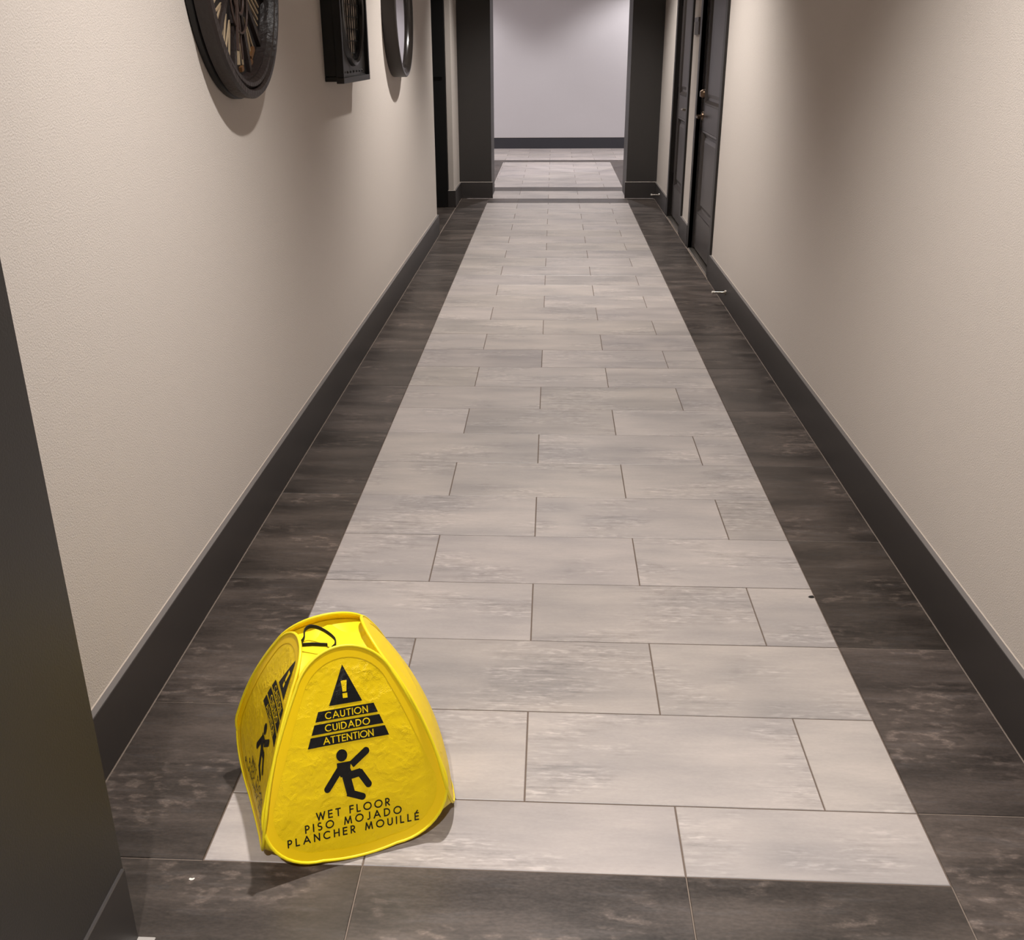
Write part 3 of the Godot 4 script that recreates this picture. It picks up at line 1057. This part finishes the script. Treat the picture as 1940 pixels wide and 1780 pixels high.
func print_warning(k: int, ink: Material, cloth: Material, parent: Node3D) -> void:
	if GL.is_empty():
		glyphs()
	var cu := -0.0055
	var rot := -0.024
	var wide := 0.955
	var rise := 0.0
	if k == 1:
		cu = 0.029
		rot = -0.045
		wide = 0.92
		rise = 0.006
	var pivot := 0.2
	var lift := [0.0009]
	var at := func(p: Vector2, up: float) -> Vector3:
		var y := 0.2302 + (p.y - 0.2072) * 0.971 if p.y > 0.2072 else 0.0443 + (p.y - 0.0318) * 1.059
		var d := Vector2(p.x * wide, y + rise - pivot).rotated(rot)
		return panel_point(k, d.x + cu, d.y + pivot, up)
	var n: Vector3 = PANELS[k][1].cross(PANELS[k][2]).normalized()
	var film := func(st: SurfaceTool, a: Vector2, b: Vector2, c: Vector2, d: Vector2) -> void:
		lift[0] += 0.0000015
		var p := []
		for q in [a, b, c, d]:
			p.append(at.call(q, lift[0]))
		quad(st, p[0], p[1], p[2], p[3], n, [a * 2.2, b * 2.2, c * 2.2, d * 2.2])
	var disc := func(st: SurfaceTool, c: Vector2, r: float) -> void:
		for i in 20:
			var a0 := TAU * i / 20.0
			var a1 := TAU * (i + 1) / 20.0
			film.call(st, c, c + Vector2(cos(a0), sin(a0)) * r, c + Vector2(cos(a1), sin(a1)) * r, c)
	var line := func(st: SurfaceTool, pts: Array, w: float) -> void:
		for i in pts.size() - 1:
			var a: Vector2 = pts[i]
			var b: Vector2 = pts[i + 1]
			var d := (b - a).normalized()
			var s := Vector2(-d.y, d.x) * w
			var e := d * w * (0.3 if pts.size() > 6 else 0.85)
			film.call(st, a - s - e, b - s + e, b + s + e, a + s - e)
	var limb := func(st: SurfaceTool, a: Vector2, b: Vector2, r: float, tip: bool) -> void:
		var d := (b - a).normalized()
		var s := Vector2(-d.y, d.x) * r
		film.call(st, a - s, b - s, b + s, a + s)
		if tip:
			disc.call(st, b, r)
	var text := func(st: SurfaceTool, s: String, y: float, cap: float, width: float, stroke: float, sp: float) -> void:
		var total := 0.0
		var gaps := 0.0
		for i in s.length():
			if s[i] == " ":
				gaps += sp
			else:
				total += GL[s[i]][0] * cap * 1.08
				if i < s.length() - 1:
					gaps += 1.0
		var gap := (width - total) / gaps
		var x := -width / 2.0
		for i in s.length():
			if s[i] == " ":
				x += gap * sp
				continue
			for pl in GL[s[i]][1]:
				var q := []
				for p in pl:
					q.append(Vector2(x + p.x * cap * 1.08, y + p.y * cap))
				line.call(st, q, stroke)
			x += GL[s[i]][0] * cap * 1.08 + gap
	var st := mb()
	# triangle and the three bars, cut into strips so that they follow the cloth
	for i in 6:
		var t0 := i / 6.0
		var t1 := (i + 1) / 6.0
		var y0 := lerpf(0.359, 0.2835, t0)
		var y1 := lerpf(0.359, 0.2835, t1)
		film.call(st, Vector2(-0.0336 * t1, y1), Vector2(0.0336 * t1, y1), Vector2(0.0336 * t0, y0), Vector2(-0.0336 * t0, y0))
	for q in [[0.2757, 0.2565, 0.0562, 0.0633], [0.2515, 0.2322, 0.0657, 0.0730], [0.2275, 0.2072, 0.0752, 0.0824]]:
		for i in 8:
			var a := lerpf(-1, 1, i / 8.0)
			var b := lerpf(-1, 1, (i + 1) / 8.0)
			film.call(st, Vector2(a * q[3], q[1]), Vector2(b * q[3], q[1]), Vector2(b * q[2], q[0]), Vector2(a * q[2], q[0]))
	# the slipping figure
	disc.call(st, Vector2(-0.0164, 0.1846), 0.0113)
	limb.call(st, Vector2(0.0015, 0.1640), Vector2(0.0328, 0.1850), 0.0070, true)
	limb.call(st, Vector2(-0.0225, 0.1590), Vector2(-0.0493, 0.1265), 0.0068, true)
	film.call(st, Vector2(-0.0275, 0.1715), Vector2(0.0012, 0.1713), Vector2(-0.0012, 0.1580), Vector2(-0.0275, 0.1560))
	film.call(st, Vector2(-0.0275, 0.1570), Vector2(-0.0012, 0.1585), Vector2(0.0035, 0.1440), Vector2(-0.0215, 0.1440))
	limb.call(st, Vector2(-0.0110, 0.1490), Vector2(-0.0028, 0.1095), 0.0085, false)
	limb.call(st, Vector2(-0.0095, 0.1125), Vector2(0.0200, 0.0995), 0.0068, true)
	limb.call(st, Vector2(-0.0080, 0.1440), Vector2(0.0195, 0.1470), 0.0075, false)
	limb.call(st, Vector2(0.0165, 0.1490), Vector2(0.0338, 0.1215), 0.0068, true)
	disc.call(st, Vector2(0.0175, 0.1465), 0.0068)
	# lower lines
	text.call(st, "WET FLOOR", 0.0720, 0.0137, 0.149, 0.0013, 1.5)
	text.call(st, "PISO MOJADO", 0.0520, 0.0137, 0.196, 0.0013, 1.5)
	text.call(st, "PLANCHER MOUILLÉ", 0.0318, 0.0137, 0.268, 0.0013, 1.5)
	obj("black_print", st, ink, parent)
	lift[0] = 0.0013
	st = mb()
	text.call(st, "CAUTION", 0.2598, 0.0120, 0.0845, 0.00105, 1.0)
	text.call(st, "CUIDADO", 0.2357, 0.0121, 0.0890, 0.00105, 1.0)
	text.call(st, "ATTENTION", 0.2112, 0.0124, 0.1000, 0.00105, 1.0)
	film.call(st, Vector2(-0.0042, 0.3068), Vector2(0.0034, 0.3068), Vector2(0.0058, 0.3285), Vector2(-0.0060, 0.3285))
	film.call(st, Vector2(-0.0048, 0.2945), Vector2(0.0048, 0.2945), Vector2(0.0048, 0.3040), Vector2(-0.0048, 0.3040))
	obj("yellow_print", st, cloth, parent)

# ============================================================ small things
func door_stop(at: Vector3, d: Vector3, label: String) -> void:
	var o := thing("door_stop", label, "door stop", at)
	var st := mb()
	lathe(st, [Vector2(0.0, 0.0), Vector2(0.016, 0.0), Vector2(0.015, 0.006), Vector2(0.006, 0.009)], Vector3.ZERO, d, 20)
	obj("flange", st, M.steel, o)
	st = mb()
	var prof := [Vector2(0.005, 0.006)]
	for i in 14:
		prof.append(Vector2(0.0068 if i % 2 == 0 else 0.0054, 0.012 + i * 0.0042))
	prof.append(Vector2(0.005, 0.071))
	lathe(st, prof, Vector3.ZERO, d, 16)
	obj("spring", st, M.steel, o)
	st = mb()
	lathe(st, [Vector2(0.006, 0.068), Vector2(0.0095, 0.070), Vector2(0.0095, 0.080), Vector2(0.007, 0.083), Vector2(0.0, 0.083)], Vector3.ZERO, d, 16)
	obj("bumper", st, mat(Color(0.8, 0.78, 0.74), 0.6), o)

func build_small() -> void:
	door_stop(Vector3(BR, 0.078, -5.99), Vector3.LEFT, "steel spring door stop on the right baseboard, in front of the nearer door")
	door_stop(Vector3(BR, 0.10, -10.12), Vector3.LEFT, "steel spring door stop on the right baseboard, beside the far dark pilaster")
	var o := thing("wall_plaque", "small dark grey sign plate on the wall strip between the two right doors", "sign", Vector3(WR, 1.60, -8.15))
	box("plate", Vector3(-0.012, -0.06, -0.115), Vector3(0.0, 0.06, 0.115), M.plaque, o, 0.003)
	box("header_strip", Vector3(-0.016, 0.03, -0.115), Vector3(-0.012, 0.06, 0.115), M.door, o, 0.001)
	# a pale plate let into the floor at the foot of the near pilaster
	o = thing("floor_plate", "small pale grey metal plate on the floor at the foot of the near dark pilaster", "floor plate", Vector3(-0.706, 0.0, -1.22))
	box("plate", Vector3(-0.016, 0.0, -0.045), Vector3(0.016, 0.003, 0.05), mat(Color(0.62, 0.60, 0.58), 0.5), o, 0.001)
	for q in [-0.03, 0.03]:
		var st := mb()
		lathe(st, [Vector2(0.0, 0.0042), Vector2(0.003, 0.004), Vector2(0.0045, 0.003)], Vector3(0, 0, q), Vector3.UP, 12)
		obj("screw", st, M.steel, o)
	scrap(Vector3(-0.671, 0.0, -1.401), 0.006, Color(0.86, 0.83, 0.80), "tiny white paper scrap on the dark tile in front of the wet floor sign", 3)
	scrap(Vector3(0.757, 0.0, -2.508), 0.010, Color(0.09, 0.075, 0.065), "dark curled scrap lying on the right edge of the pale tiles", 9)

func scrap(at: Vector3, r: float, c: Color, label: String, sd: int) -> void:
	var g := RandomNumberGenerator.new()
	g.seed = sd
	var st := mb()
	var n := 7
	var p := []
	for i in n:
		var a := TAU * i / n
		var q := r * g.randf_range(0.5, 1.1)
		p.append(Vector3(cos(a) * q, r * g.randf_range(0.05, 0.4), sin(a) * q * 0.6))
	for i in n:
		var a: Vector3 = p[i]
		var b: Vector3 = p[(i + 1) % n]
		var top := Vector3(0, r * 0.3, 0)
		tri(st, [top, a, b], [Vector3.UP, Vector3.UP, Vector3.UP], [Vector2.ZERO, Vector2.ZERO, Vector2.ZERO])
		var low := Vector3(0, 0.0003, 0)
		tri(st, [low, a, b], [Vector3.DOWN, Vector3.DOWN, Vector3.DOWN], [Vector2.ZERO, Vector2.ZERO, Vector2.ZERO])
	var o := MeshInstance3D.new()
	o.name = numbered("paper_scrap")
	o.mesh = st.commit()
	o.material_override = mat(c, 0.8)
	add_child(o)
	o.position = at
	o.set_meta("label", label)
	o.set_meta("category", "scrap")
